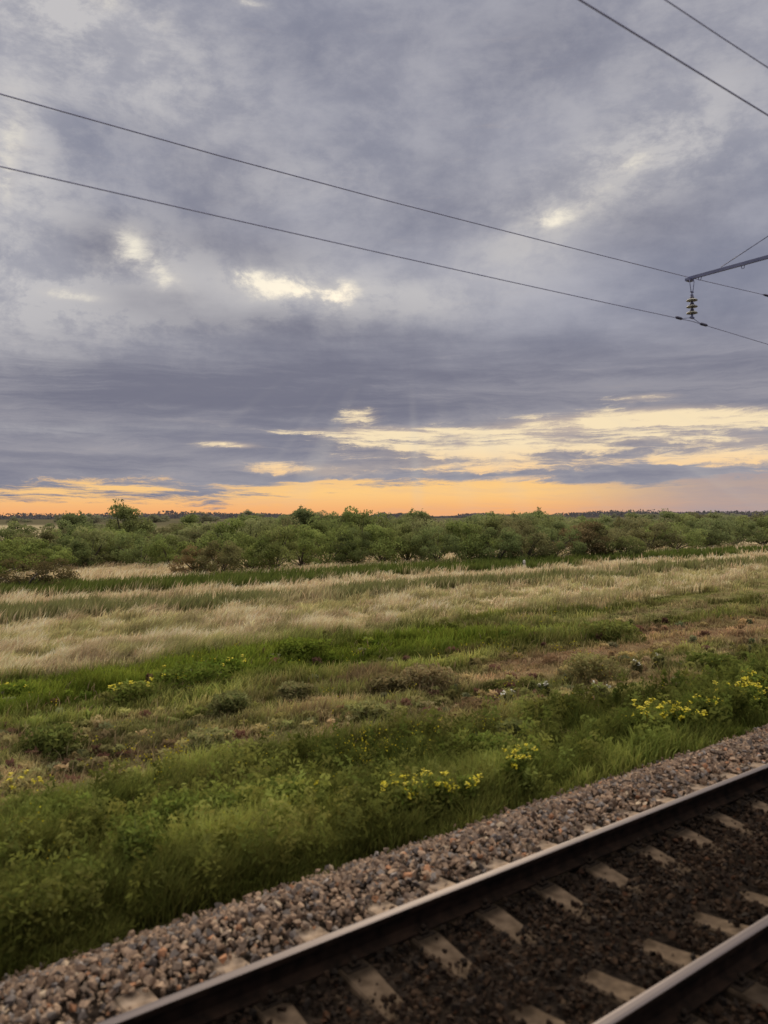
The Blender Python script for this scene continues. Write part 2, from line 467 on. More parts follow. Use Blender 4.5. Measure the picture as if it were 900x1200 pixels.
ck = np.repeat(base, k, 0)*(.5+.85*zz)[:, None]
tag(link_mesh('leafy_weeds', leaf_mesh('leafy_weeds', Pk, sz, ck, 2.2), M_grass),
    'leafy green and reddish weeds growing low among the meadow grass', 'weeds', kind='stuff')

# small yellow dots of bedstraw loose in the grass
t, D = scatter(5200, 6.2, 30)
fm = fbm(t*.5, D*.6, 37)
keep = (D > 6.8) & (D < 20.5) & (rng.random(len(t)) < .05+.95*sstep(.58, .72, fm))
t, D = t[keep], D[keep]
t, D = tufts(t, D, 6, np.full(len(t), .06))
P = np.stack([t*U[0]+D*N[0], t*U[1]+D*N[1], ground_z(t, D)+rng.uniform(.22, .48, len(t))*(.6+.6*(D < 10))], 1)
cc = jitter(np.tile(np.array([[.50, .44, .04]]), (len(P), 1)), .3)
tag(link_mesh('yellow_blossom', leaf_mesh('yellow_blossom', P, (.010+.0011*D)*rng.uniform(.7, 1.4, len(P)), cc, 1.2), M_grass),
    'loose specks of yellow blossom sprinkled over the green meadow', 'blossom', kind='stuff')

# ------------------------------------------------------------------ flowering clumps (things)
def clump(name, px, py, zoff, hgt, rad, leafc, nflower, flower_mat, label, cat, group=None, nleaf=900, fl=.035):
    Y = FPX*(CAMH-zoff)/(py-605.0); X = (px-450)/FPX*Y
    t_ = X*U[0]+Y*U[1]; D_ = X*N[0]+Y*N[1]
    z = float(ground_z(np.array([t_]), np.array([D_]))[0])
    root = empty(name, (X, Y, z))
    tag(root, label, cat, group)
    zz = rng.random(nleaf)**.75; th = rng.uniform(0, 6.28, nleaf); r_ = np.sqrt(rng.random(nleaf))*rad*(1.1-.45*zz)
    lob = (1+.25*np.sin(th*3+rng.uniform(0, 6))+.2*np.sin(th*7+rng.uniform(0, 6)))*1.15
    local = veg_colour(np.array([t_]), np.array([D_]))[0][0]
    leafc = tuple(np.array(leafc)*.45+local*.65); r_ = r_*lob
    P = np.stack([np.cos(th)*r_, np.sin(th)*r_, zz*hgt], 1)
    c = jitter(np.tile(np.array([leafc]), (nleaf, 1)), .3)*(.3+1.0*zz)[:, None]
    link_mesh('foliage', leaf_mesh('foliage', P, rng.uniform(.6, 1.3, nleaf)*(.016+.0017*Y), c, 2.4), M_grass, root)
    for i in range(4):
        mb = MB()
        a = random.uniform(0, 6.28); rr_ = random.uniform(.2, .9)*rad
        mb.tube([(0, 0, -.03), (math.cos(a)*rr_*.5, math.sin(a)*rr_*.5, hgt*.55), (math.cos(a)*rr_, math.sin(a)*rr_, hgt*random.uniform(.85, 1.05))], [.006, .005, .003], 5)
        mb.build('stem', M_stem, root)
    if nflower:
        for i in range(nflower):
            heads = MB()
            a = random.uniform(0, 6.28); q = math.sqrt(random.random())*rad*1.25
            cx, cy, cz = math.cos(a)*q, math.sin(a)*q, hgt*random.uniform(.8, 1.15)
            for j in range(11):
                ox, oy, oz = [random.gauss(0, fl*.42) for _ in range(3)]
                s = fl*random.uniform(.35, .55)
                v0 = Vector((cx+ox, cy+oy, cz+oz*.8))
                tl = Matrix.Rotation(random.uniform(0, 6), 3, 'Z') @ Matrix.Rotation(random.uniform(-.8, .8), 3, 'X')
                pts = [v0+tl @ Vector((math.cos(b*1.2566)*s*(1 if b % 2 else .8), math.sin(b*1.2566)*s, 0)) for b in range(5)]
                heads.add(pts, [(0, 1, 2, 3, 4)])
            heads.build('flower_head', flower_mat, root)
    return root

M_stem = basic_mat('weed_stem', (.06, .09, .02), (.12, .15, .05), 20, .9)
YG = 'yellow flowering weeds along the track'
flowers = [
 (478, 962, -.68, .42, .26, 26, 'broad yellow flowering weed nearest the ballast, left of the middle'),
 (512, 958, -.68, .40, .20, 20, 'yellow flowering weed just right of the broad one by the ballast'),
 (545, 950, -.68, .36, .15, 8, 'sparse yellow flowering weed between two bigger yellow clumps'),
 (604, 938, -.70, .48, .16, 13, 'tall narrow yellow flowering weed near the ballast edge'),
 (614, 922, -.72, .42, .14, 9, 'small yellow flowering weed behind the tall narrow one'),
 (768, 868, -.75, .42, .34, 24, 'wide yellow flowering clump on the right above the ballast'),
 (795, 872, -.75, .42, .28, 26, 'bright yellow flowering clump beside the wide one on the right'),
 (824, 852, -.80, .36, .24, 10, 'thin yellow flowering weed right of the bright clumps'),
 (872, 845, -.80, .46, .40, 30, 'large loose yellow flowering weed at the right edge of the photo'),
 (893, 832, -.82, .46, .36, 22, 'yellow flowering weed cut by the right edge, behind the large one'),
 (318, 948, -.74, .35, .13, 7, 'small yellow flowering weed in the dark green grass left of the middle'),
 (372, 955, -.72, .35, .13, 7, 'little yellow flowering weed between the dark bushes near the ballast'),
 (20, 945, -.86, .32, .22, 10, 'pale yellow flowering weed at the left edge of the photo'),
 (152, 822, -.92, .35, .42, 10, 'yellow flowering patch on the left below the straw grass'),
 (200, 806, -.92, .35, .40, 7, 'yellow tinged weed in the bright green patch on the left'),
 (262, 790, -.92, .35, .40, 7, 'yellow flowering weed at the back of the bright green patch'),
 (20, 815, -.92, .3, .35, 6, 'yellow flowering weed under the straw grass at far left'),
]
for (px, py, zo, hg, rd, nf_, lb) in flowers:
    clump('flowering_weed', px, py, zo, hg, rd, (.10, .16, .025), nf_, M_flower, lb, 'wildflower', YG, 700, .038 if py > 880 else .052)
umb = [(744, 792, -.9, .26, .12, 3, 'white flowering weed on the right of the green bush'),
       (770, 786, -.9, .26, .12, 3, 'second white flowering weed, farther right'),
       (595, 826, -.88, .24, .12, 3, 'white speckled weed beside the bare reddish patch'),
       (636, 818, -.88, .3, .14, 5, 'pale flowering weed above the lush green edge'),
       (702, 826, -.88, .3, .14, 4, 'pale flowering weed near the yellow clumps')]
for (px, py, zo, hg, rd, nf_, lb) in umb:
    clump('umbel_weed', px, py, zo, hg, rd, (.10, .15, .05), nf_, M_white, lb, 'wildflower', 'white flowering weeds in the meadow', 350, .05)
weeds = [
 (691, 804, -.92, .62, .55, (.11, .16, .025), 'rounded green bushy weed on the right of the meadow'),
 (500, 806, -.92, .42, .60, (.12, .085, .05), 'brown seeding dock weeds in the middle of the meadow'),
 (455, 812, -.92, .36, .45, (.13, .085, .055), 'reddish brown dock clump left of the larger brown one'),
 (205, 1000, -.76, .58, .30, (.075, .13, .02), 'tall dark green weed standing by the ballast at lower left'),
 (160, 1048, -.72, .66, .26, (.11, .16, .03), 'tallest pale green weed in front at lower left'),
 (265, 985, -.74, .50, .28, (.06, .115, .02), 'dark green weed bush above the ballast left of the middle'),
 (330, 962, -.74, .46, .30, (.05, .105, .018), 'dark lush weed bush beside the yellow flowers'),
 (575, 905, -.78, .44, .32, (.055, .11, .018), 'deep green weed bush above the yellow flowers'),
 (270, 838, -.92, .42, .38, (.19, .20, .09), 'silvery grey sagebrush clump in the dark green patch'),
 (345, 822, -.92, .36, .36, (.18, .19, .09), 'small silvery sagebrush right of the larger one'),
 (245, 890, -.90, .40, .32, (.18, .19, .09), 'grey green sagebrush at the edge of the dry path'),
 (430, 850, -.9, .34, .35, (.10, .15, .03), 'low green weed tuft beside the dry path'),
 (600, 880, -.86, .36, .22, (.19, .20, .10), 'pale sagebrush in the dry pinkish grass'),
 (560, 848, -.88, .34, .40, (.15, .095, .06), 'rusty brown dock clump above the dry patch'),
 (355, 768, -.92, .42, .70, (.12, .17, .03), 'bright green weed mound below the straw grass'),
 (230, 806, -.92, .50, .80, (.09, .15, .018), 'wide bright green mound on the left of the meadow'),
 (715, 748, -.92, .5, .9, (.10, .14, .03), 'green mound against the straw grass on the right'),
 (60, 880, -.9, .4, .4, (.11, .15, .035), 'dark weed mound at the left edge of the meadow'),
 (830, 800, -.9, .5, .5, (.08, .13, .02), 'dark green weed bush at right behind the yellow clumps'),
]
for (px, py, zo, hg, rd, lc, lb) in weeds:
    clump('weed_bush', px, py, zo, hg, rd, lc, 0, None, lb, 'weed', None, 1500)

# ------------------------------------------------------------------ ballast
def hull_stone():
    import bmesh
    bm = bmesh.new()
    for i in range(11):
        v = Vector([random.gauss(0, 1) for _ in range(3)]).normalized()
        bm.verts.new((v.x*random.uniform(.75, 1), v.y*random.uniform(.6, .9), v.z*random.uniform(.45, .75)))
    r = bmesh.ops.convex_hull(bm, input=bm.verts)
    bmesh.ops.delete(bm, geom=[g for g in r['geom_interior'] if isinstance(g, bmesh.types.BMVert)], context='VERTS')
    bmesh.ops.triangulate(bm, faces=bm.faces)
    bm.verts.ensure_lookup_table(); bm.verts.index_update()
    v = np.array([x.co[:] for x in bm.verts]); f = np.array([[x.index for x in g.verts] for g in bm.faces])
    bm.free(); return v, f
protos = [hull_stone() for _ in range(16)]

SL0, SLP = 3.38, 0.597                           # first sleeper seen and their spacing
def crib(t):                                     # distance to nearest sleeper centre line
    return np.abs((t-SL0+SLP/2) % SLP-SLP/2)

def stones(nn, tr, Dr, smin, smax, far=False):
    t = rng.uniform(*tr, nn); D = rng.uniform(*Dr, nn)
    onsl = (crib(t) < .125)
    in_seat = ((D > 4.22) & (D < 4.62)) | ((D > 3.70) & (D < 4.12)) | ((D > 2.66) & (D < 3.12)) | ((D > 2.1) & (D < 2.52))
    bury = fbm(t*3.1, D*2.2, 66)
    keep = ~(onsl & in_seat & (rng.random(nn) < .97-.25*(bury > .68)))
    keep &= (np.abs(D-4.18) > .085) & (np.abs(D-2.59) > .085)
    t, D = t[keep], D[keep]
    s = smin+(smax-smin)*rng.random(len(t))**2.0
    z = ground_z(t, D)+s*.25+rng.uniform(0, .03, len(t))+.012
    crown = np.exp(-((D-3.38)/.22)**2)*.03
    z += crown
    onm = crib(t) < .125
    z += np.where(onm & (D < 4.8) & (D > 2.05), .022, 0)
    return t, D, z, s

def stone_col(t, D):
    n_ = len(t)
    pal = np.array([[.27, .215, .18], [.20, .17, .155], [.34, .27, .22], [.155, .15, .16], [.24, .24, .26], [.36, .21, .14], [.13, .10, .085], [.42, .37, .31]])
    pr = np.array([.28, .24, .16, .11, .06, .03, .10, .02])
    c = pal[rng.choice(len(pal), n_, p=pr)]*rng.uniform(.65, 1.1, (n_, 1))
    # oily, brake-dust darkened bed between and along rails, train's shade also painted in
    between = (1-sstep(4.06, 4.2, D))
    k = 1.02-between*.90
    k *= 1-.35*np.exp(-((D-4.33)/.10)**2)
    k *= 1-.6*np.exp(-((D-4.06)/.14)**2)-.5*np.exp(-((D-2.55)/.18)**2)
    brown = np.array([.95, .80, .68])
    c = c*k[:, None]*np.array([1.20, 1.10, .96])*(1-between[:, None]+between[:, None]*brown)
    return c

def stone_mesh(name, t, D, z, s, col):
    P = np.stack([t*U[0]+D*N[0], t*U[1]+D*N[1], z], 1)
    pick = rng.integers(0, len(protos), len(t))
    Vs = []; Fs = []; Cs = []; off = 0
    for i, (pv, pf) in enumerate(protos):
        sel = np.where(pick == i)[0]; m_ = len(sel)
        q = rng.normal(0, 1, (m_, 4)); q[:, 0] += 1.2; q /= np.linalg.norm(q, axis=1)[:, None]
        w_, x, y, zq = q.T
        Rm = np.stack([1-2*(y*y+zq*zq), 2*(x*y-w_*zq), 2*(x*zq+w_*y), 2*(x*y+w_*zq), 1-2*(x*x+zq*zq), 2*(y*zq-w_*x),
                       2*(x*zq-w_*y), 2*(y*zq+w_*x), 1-2*(x*x+y*y)], 1).reshape(-1, 3, 3)
        V = np.einsum('nij,vj->nvi', Rm, pv)*(s[sel]*.5)[:, None, None]+P[sel][:, None]
        F = pf[None]+(off+np.arange(m_)*len(pv))[:, None, None]
        Vs.append(V.reshape(-1, 3)); Fs.append(F.reshape(-1, 3)); Cs.append(np.repeat(col[sel], len(pv), 0))
        off += m_*len(pv)
    return np_mesh(name, np.concatenate(Vs), [np.concatenate(Fs)], np.concatenate(Cs))

A = [stones(34000, (.2, 11.5), (1.8, 4.3), .02, .085), stones(21000, (-.2, 13.5), (4.3, 6.05), .022, .10), stones(9000, (-3, .2), (1.8, 6.05), .035, .08), stones(9000, (11.5, 18), (1.8, 6.05), .035, .08), stones(9000, (16, 45), (1.2, 6.35), .04, .09),
     stones(6000, (-1.5, 14), (4.75, 5.95), .03, .11)]
t, D, z, s = [np.concatenate(q) for q in zip(*A)]
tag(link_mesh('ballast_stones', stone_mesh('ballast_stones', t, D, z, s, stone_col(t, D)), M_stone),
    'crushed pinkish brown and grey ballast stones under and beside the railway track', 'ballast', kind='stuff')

# bed under the stones
bm_ = MB()
prof = [(-6, -.26), (4.92, -.238), (5.12, -.258), (6.04, -.69)]
T0, T1 = -60, 400
vs = []; 
for tt0 in (T0, T1):
    for d_, z_ in prof: vs.append(W(tt0, d_, z_))
bm_.add(vs, [(i, i+1, i+5, i+4) for i in range(3)])
M_bed = basic_mat('ballast_bed', (.008, .006, .005), (.05, .038, .03), 22, 1.0, bump=.8, spec=.05)
tag(bm_.build('ballast_bed', M_bed), kind='structure')

# ------------------------------------------------------------------ rails
def make_rail(D0, label):
    prof = [(-.075, -.180), (-.075, -.170), (-.030, -.158), (-.009, -.140), (-.009, -.055), (-.034, -.040), (-.0375, -.012), (-.033, -.003), (-.016, 0),
            (.016, 0), (.033, -.003), (.0375, -.012), (.034, -.040), (.009, -.055), (.009, -.140), (.030, -.158), (.075, -.170), (.075, -.180)]
    n_ = len(prof); me = bpy.data.meshes.new('rail')
    stations = [-60, -10, 0, 4, 8, 12, 16, 25, 50, 100, 400]
    vs = [(x, p[0], p[1]) for x in stations for p in prof]
    fs = []; mi = []
    for s_ in range(len(stations)-1):
        for i in range(n_):
            j = (i+1) % n_
            fs.append((s_*n_+i, s_*n_+j, (s_+1)*n_+j, (s_+1)*n_+i)); mi.append(1 if i in (7, 8, 9) else 0)
    me.from_pydata(vs, [], [f[::-1] for f in fs]); me.update()
    me.polygons.foreach_set('material_index', mi)
    o = link_mesh('rail', me, [M_rust, M_top])
    o.location = W(0, D0, 0); o.rotation_euler = (0, 0, TRACK_ROT)
    tag(o, label, 'rail', 'rails of the track')
make_rail(4.18, 'worn steel rail farther from the camera, beside the grassy side')
make_rail(2.59, 'worn steel rail nearer the camera at the lower right corner')

# ------------------------------------------------------------------ sleepers
def make_sleeper():
    root = empty('sleeper', (0, 0, 0), TRACK_ROT)
    # long axis = local y, centred on the track axis
    st = [(-1.35, .095, .130, -.215), (-1.05, .095, .140, -.187), (-.62, .095, .140, -.187), (-.36, .085, .130, -.222), (0, .08, .125, -.262),
          (.36, .085, .130, -.222), (.62, .095, .140, -.187), (1.05, .095, .140, -.187), (1.35, .095, .130, -.215)]
    mb = MB(); vs = []; fs = []
    for (y, wt, wb, zt) in st:
        vs += [(-wb, y, -.40), (-wt-.012, y, zt-.014), (-wt, y, zt), (wt, y, zt), (wt+.012, y, zt-.014), (wb, y, -.40)]
    for i in range(len(st)-1):
        for k_ in range(6):
            a, b = i*6+k_, i*6+(k_+1) % 6
            fs.append((a, b, b+6, a+6))
    fs.append((5, 4, 3, 2, 1, 0)); L_ = (len(st)-1)*6
    fs.append(tuple(L_+q for q in range(6)))
    mb.add(vs, fs); mb.build('beam', M_conc, root)
    for yc in (-.79, .80):
        pl = MB(); pl.box((0, yc, -.1835), (.16, .30, .006))
        plate = pl.build('tie_plate', M_clip, root)
        for sgn in (-1, 1):
            c = MB(); yy = yc+sgn*.105
            c.box((0, yy, -.168), (.07, .05, .016))
            c.tube([(0, yy, -.176), (0, yy, -.118)], .011, 8)
            c.lathe([(.0, -.125), (.019, -.125), (.019, -.143), (0, -.143)], (0, yy, 0), 6)
            c.build('rail_clip', M_clip, plate)
    return root
proto = make_sleeper()
first = True
for k in range(-6, 46):
    tpos = SL0+k*SLP
    o = proto if first else copy_tree(proto)
    first = False
    o.location = W(tpos+random.uniform(-.012, .012), 3.385+random.uniform(-.02, .02), random.uniform(-.004, 0))
    o.rotation_euler = (0, 0, TRACK_ROT+random.uniform(-.015, .015))
    tag(o, 'concrete railway sleeper half buried in dark ballast under the two rails', 'sleeper', 'concrete sleepers under the track')

# ------------------------------------------------------------------ wires
def wire(name, pts, r, label, cat='wire', group='overhead railway wires', mat=None):
    mb = MB(); mb.tube(pts, r, 6)
    return tag(mb.build(name, mat or M_wire), label, cat, group)

TM = 13.85                                         # mast position along the track
def span(D, za, zb, sag, t0, t1, n_=24):
    out = []
    for i in range(n_+1):
        q = i/n_
        out.append(W(t0+(t1-t0)*q, D, za+(zb-za)*q-4*sag*q*(1-q)))
    return out
ZB = CAMH+3.80
DB = 8.45
wB = wire('feeder_wire', span(DB, ZB, ZB, .43, TM-60, TM)[:-1]+span(DB, ZB, ZB, .35, TM, TM+60), .007,
     'lower of the two long thin wires, clamped under the glass insulator')
# clamps of the lower wire, either side of the insulator
pa = [W(-46, 9.15, CAMH+4.85)]
for tq, zq in ((-14, 4.62), (-6, 4.56), (0.0, 4.585), (1.64, 4.60), (4.2, 4.64), (6.84, 4.715), (10, 4.83), (14.9, 5.03), (18.2, 5.20), (24, 5.38), (34, 5.50), (50, 5.60), (74, 5.75)):
    pa.append(W(tq, 9.15, CAMH+zq))
wA = wire('feeder_wire', pa, .0078, 'upper of the two long thin wires, passing just behind the tip of the mast arm')
cl = MB(); cl.tube([W(18.0, 9.15, CAMH+5.19), W(18.1, 9.15, CAMH+5.194), W(18.9, 9.15, CAMH+5.222), W(19.0, 9.15, CAMH+5.225)], [.015, .028, .028, .015], 8)
sl = cl.build('splice_sleeve', M_clampm, wA)
ZC = 3.515
wire('contact_wire', [W(t_, 3.38, CAMH+ZC+.0*t_) for t_ in (-50, 0, 4, 8, 14, 30, 70)], .0068,
     'lower and thicker contact wire crossing the top right corner')
wire('messenger_wire', [W(t_, 3.38, CAMH+3.885+.0011*t_**2) for t_ in range(-30, 45, 3)], .005,
     'highest catenary wire crossing the extreme top right corner')

# ------------------------------------------------------------------ mast with field side arm
ZARM = CAMH+4.655
mast = empty('catenary_mast', W(TM, 6.42, -.75), TRACK_ROT)
tag(mast, 'railway mast with a bluish steel arm reaching out over the field, seen at right', 'mast')
def L(dt, dD, z): return (dt, dD-6.42, z+.75)       # local coordinates of the mast
mb = MB(); mb.tube([L(0, 6.42, -1.6), L(0, 6.42, 2), L(0, 6.42, 9.4)], [.20, .185, .145], 20); mb.build('pole', M_mastc, mast)
mb = MB()
mb.box(((0), (6.60+8.52)/2-6.42, ZARM+.75), (.04, 8.52-6.60, .062))
mb.box((0, 8.50-6.42, ZARM+.75-.03), (.16, .10, .05))
arm = mb.build('arm', M_arm, mast)
mb = MB(); mb.tube([L(0, 7.85, ZARM+.05), L(0, 6.55, ZARM+.52)], .008, 6); mb.build('tie_rod', M_arm, mast)
mb = MB()
for zc in (ZARM, ZARM+.54): mb.tube([L(0, 6.42, zc-.05), L(0, 6.42, zc+.05)], .19, 20)
mb.build('collar', M_arm, mast)
for dD in (7.42, 8.28):
    mb = MB(); mb.tube([L(0, dD-.03, ZARM-.04), L(0, dD-.02, ZARM-.085), L(0, dD+.02, ZARM-.085), L(0, dD+.03, ZARM-.04)], .008, 6); mb.build('hook', M_arm, mast)
# track side cantilever that carries the contact wire
mb = MB(); mb.tube([L(0, 6.25, CAMH+3.7), L(0, 3.38, CAMH+4.1)], .03, 10); mb.tube([L(0, 6.25, CAMH+4.9), L(0, 3.5, CAMH+4.12)], .012, 8)
mb.tube([L(0, 5.9, CAMH+3.72), L(0, 3.6, CAMH+3.55), L(0, 3.38, ZC+CAMH+.02)], .018, 8); mb.build('cantilever', M_arm, mast)

ins = empty('insulator', W(TM, DB, ZB), TRACK_ROT)
tag(ins, 'string of three greenish glass insulator discs hanging from the arm tip', 'insulator')
top = ZARM-.055-ZB
mb = MB()
for sx in (-1, 1):
    mb.tube([(sx*.085, .0, top), (sx*.03, 0, top-.22)], .008, 6)
mb.box((0, 0, top-.225), (.085, .03, .022)); mb.tube([(0, 0, top-.23), (0, 0, top-.33)], .013, 8)
mb.box((0, 0, top-.285), (.05, .04, .018)); mb.build('shackle', M_arm, ins)
zt = top-.33
for k in range(3):
    c0 = zt-.125*k
    d_ = MB(); d_.lathe([(.03, 0), (.075, -.014), (.102, -.036), (.105, -.046), (.088, -.042), (.074, -.054), (.058, -.042), (.045, -.054), (.03, -.045)], (0, 0, c0-.02), 28)
    g_ = d_.build('disc', M_glass, ins)
    c_ = MB(); c_.lathe([(0, .022), (.03, .02), (.038, 0), (.04, -.035), (.03, -.045), (.016, -.05), (.016, -.105), (0, -.105)], (0, 0, c0), 16)
    c_.build('cap', M_clampm, g_)
mb = MB(); mb.box((0, 0, zt-.40), (.10, .04, .035)); mb.tube([(0, 0, zt-.33), (0, 0, zt-.42)], .02, 8)
mb.tube([(0, 0, zt-.40), (-.36, 0, .0)], .006, 6); mb.tube([(0, 0, zt-.40), (.30, 0, -.002)], .006, 6); mb.build('yoke', M_arm, ins)
for a, b in ((-.56, -.34), (.28, .54)):
    mb = MB(); mb.tube([(a, 0, -.004-.02*(a < 0)*0), (a+.04, 0, -.005), (b-.04, 0, -.005), (b, 0, -.004)], [.014, .028, .028, .014], 8); mb.build('clamp', M_clampm, ins)

# ------------------------------------------------------------------ marker post
X, Y = on_field(614, 668.5)
post = empty('marker_post', (X, Y, FIELD))
tag(post, 'small white concrete marker post standing in the grass before the shrubs', 'post')
mb = MB(); mb.box((0, 0, .30), (.15, .15, .62)); mb.add([(-.075, -.075, .61), (.075, -.075, .61), (.075, .075, .61), (-.075, .075, .61), (0, 0, .70)], [(0, 1, 4), (1, 2, 4), (2, 3, 4), (3, 0, 4)])
mb.build('shaft', M_post, post)
mb = MB(); mb.box((0, 0, .42), (.156, .156, .05)); mb.build('band', M_postd, post)

# ------------------------------------------------------------------ shrubs
def shrub_proto(kind, seed):
    r_ = np.random.default_rng(seed); rd = random.Random(seed)
    Hh, Wd, nl, lobes = {'round': (1, 1.30, 5600, 34), 'wide': (1, 1.75, 6400, 44), 'tree': (1, .9, 6000, 34), 'loose': (1, 1.25, 4200, 26)}[kind]
    cen = []
    for i in range(lobes):
        a = rd.uniform(0, 6.28); q = math.sqrt(rd.random())
        zmax = .86*math.sqrt(max(.04, 1-.80*q*q))
        zc = rd.uniform(.10, 1)**.8*zmax
        if kind == 'tree': zc = .25+.62*rd.random(); q *= (1.0 if zc < .7 else .6)
        cen.append((math.cos(a)*q*Wd*.5, math.sin(a)*q*Wd*.5, zc, rd.uniform(.09, .19)))
    cen = np.array(cen)
    pk = r_.integers(0, lobes, nl); c = cen[pk]
    v = r_.normal(0, 1, (nl, 3)); v /= np.linalg.norm(v, axis=1)[:, None]
    rad = c[:, 3]*(.55+.55*r_.random(nl)**.6)
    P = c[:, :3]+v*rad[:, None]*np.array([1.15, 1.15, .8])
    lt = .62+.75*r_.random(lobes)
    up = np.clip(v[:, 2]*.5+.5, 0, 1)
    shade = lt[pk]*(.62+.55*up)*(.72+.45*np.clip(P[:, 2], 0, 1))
    # shoots rising out of the crown
    ns = {'round': 16, 'wide': 22, 'tree': 30, 'loose': 26}[kind]
    sp = []; sc = []; stems = []
    for i in range(ns):
        b = cen[rd.randrange(lobes)]
        if b[2] < .45: continue
        d = np.array([rd.gauss(0, .35), rd.gauss(0, .35), 1.0]); d /= np.linalg.norm(d)
        ln = rd.uniform(.07, .16 if kind != 'tree' else .26)
        p0 = b[:3]; p1 = p0+d*ln
        stems.append((p0, p1))
        m_ = 26
        s_ = r_.random(m_)**.8
        sp.append(p0+d*ln*s_[:, None]+r_.normal(0, .016, (m_, 3))); sc.append(np.full(m_, 1.1*rd.uniform(.75, 1.2)))
    if sp:
        P = np.concatenate([P]+sp); shade = np.concatenate([shade]+sc)
    keep = P[:, 2] > .0; P = P[keep]; shade = shade[keep]
    global rng
    sv = rng; rng = r_
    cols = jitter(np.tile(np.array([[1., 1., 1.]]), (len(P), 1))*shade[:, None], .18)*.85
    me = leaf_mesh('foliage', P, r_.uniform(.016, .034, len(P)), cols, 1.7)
    rng = sv
    me.materials.append(M_leaf)
    mb = MB()
    nst = 5 if kind != 'tree' else 2
    for i in range(nst):
        b = cen[rd.randrange(lobes)]; x0, y0 = rd.gauss(0, .006), rd.gauss(0, .006)
        mb.tube([(x0, y0, -.02), (x0*.5+b[0]*.35, y0*.5+b[1]*.35, b[2]*.45), (b[0]*.8, b[1]*.8, b[2]*.85)], [.022, .014, .007], 6)
    for i in range(12):
        b = cen[rd.randrange(lobes)]
        mb.tube([(0, 0, .01), (b[0]*.25, b[1]*.25, b[2]*.35), (b[0]*.7, b[1]*.7, b[2]*.75), (b[0], b[1], b[2])], [.012, .011, .007, .004], 5)
    for p0, p1 in stems: mb.tube([(0, 0, .01), (p0[0]*.5, p0[1]*.5, p0[2]*.45), p0, p1], [.008, .006, .0035, .0015], 4)
    sm = bpy.data.meshes.new('trunk'); sm.from_pydata(mb.v, [], mb.f); sm.update(); sm.materials.append(M_bark)
    return me, sm

PROT = {'round': [shrub_proto('round', s) for s in (1, 2, 3, 4)], 'wide': [shrub_proto('wide', s) for s in (11, 12, 13)],
        'tree': [shrub_proto('tree', s) for s in (21, 22)], 'loose': [shrub_proto('loose', s) for s in (31, 32, 33)]}
GREEN = (.295, .37, .10); DARK = (.23, .29, .10); OLIVE = (.31, .355, .115); RED = (.27, .195, .09); BROWN = (.27, .26, .11); PALE = (.36, .39, .16); HAZE = (.20, .20, .13)

def shrub(kind, px, py, hgt, wid, colr, label, group=None, name='shrub', cat='shrub'):
    X, Y = on_field(px, py)
    return shrub_at(kind, X, Y, hgt, wid, colr, label, group, name, cat)
def shrub_at(kind, X, Y, hgt, wid, colr, label, group=None, name='shrub', cat='shrub'):
    fm_, tm_ = random.choice(PROT[kind])
    root = empty(name, (X, Y, FIELD-.05), random.uniform(0, 6.28))
    tag(root, label, cat, group)
    base_w = {'round': 1.3, 'wide': 1.75, 'tree': .9, 'loose': 1.25}[kind]
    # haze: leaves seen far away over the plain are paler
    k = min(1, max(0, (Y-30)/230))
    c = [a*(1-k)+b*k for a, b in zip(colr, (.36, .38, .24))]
    j = random.uniform(.85, 1.15)
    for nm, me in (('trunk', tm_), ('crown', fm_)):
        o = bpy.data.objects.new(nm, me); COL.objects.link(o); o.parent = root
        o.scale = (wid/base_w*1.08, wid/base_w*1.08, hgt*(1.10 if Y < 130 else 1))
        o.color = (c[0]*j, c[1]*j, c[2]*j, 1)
    return root

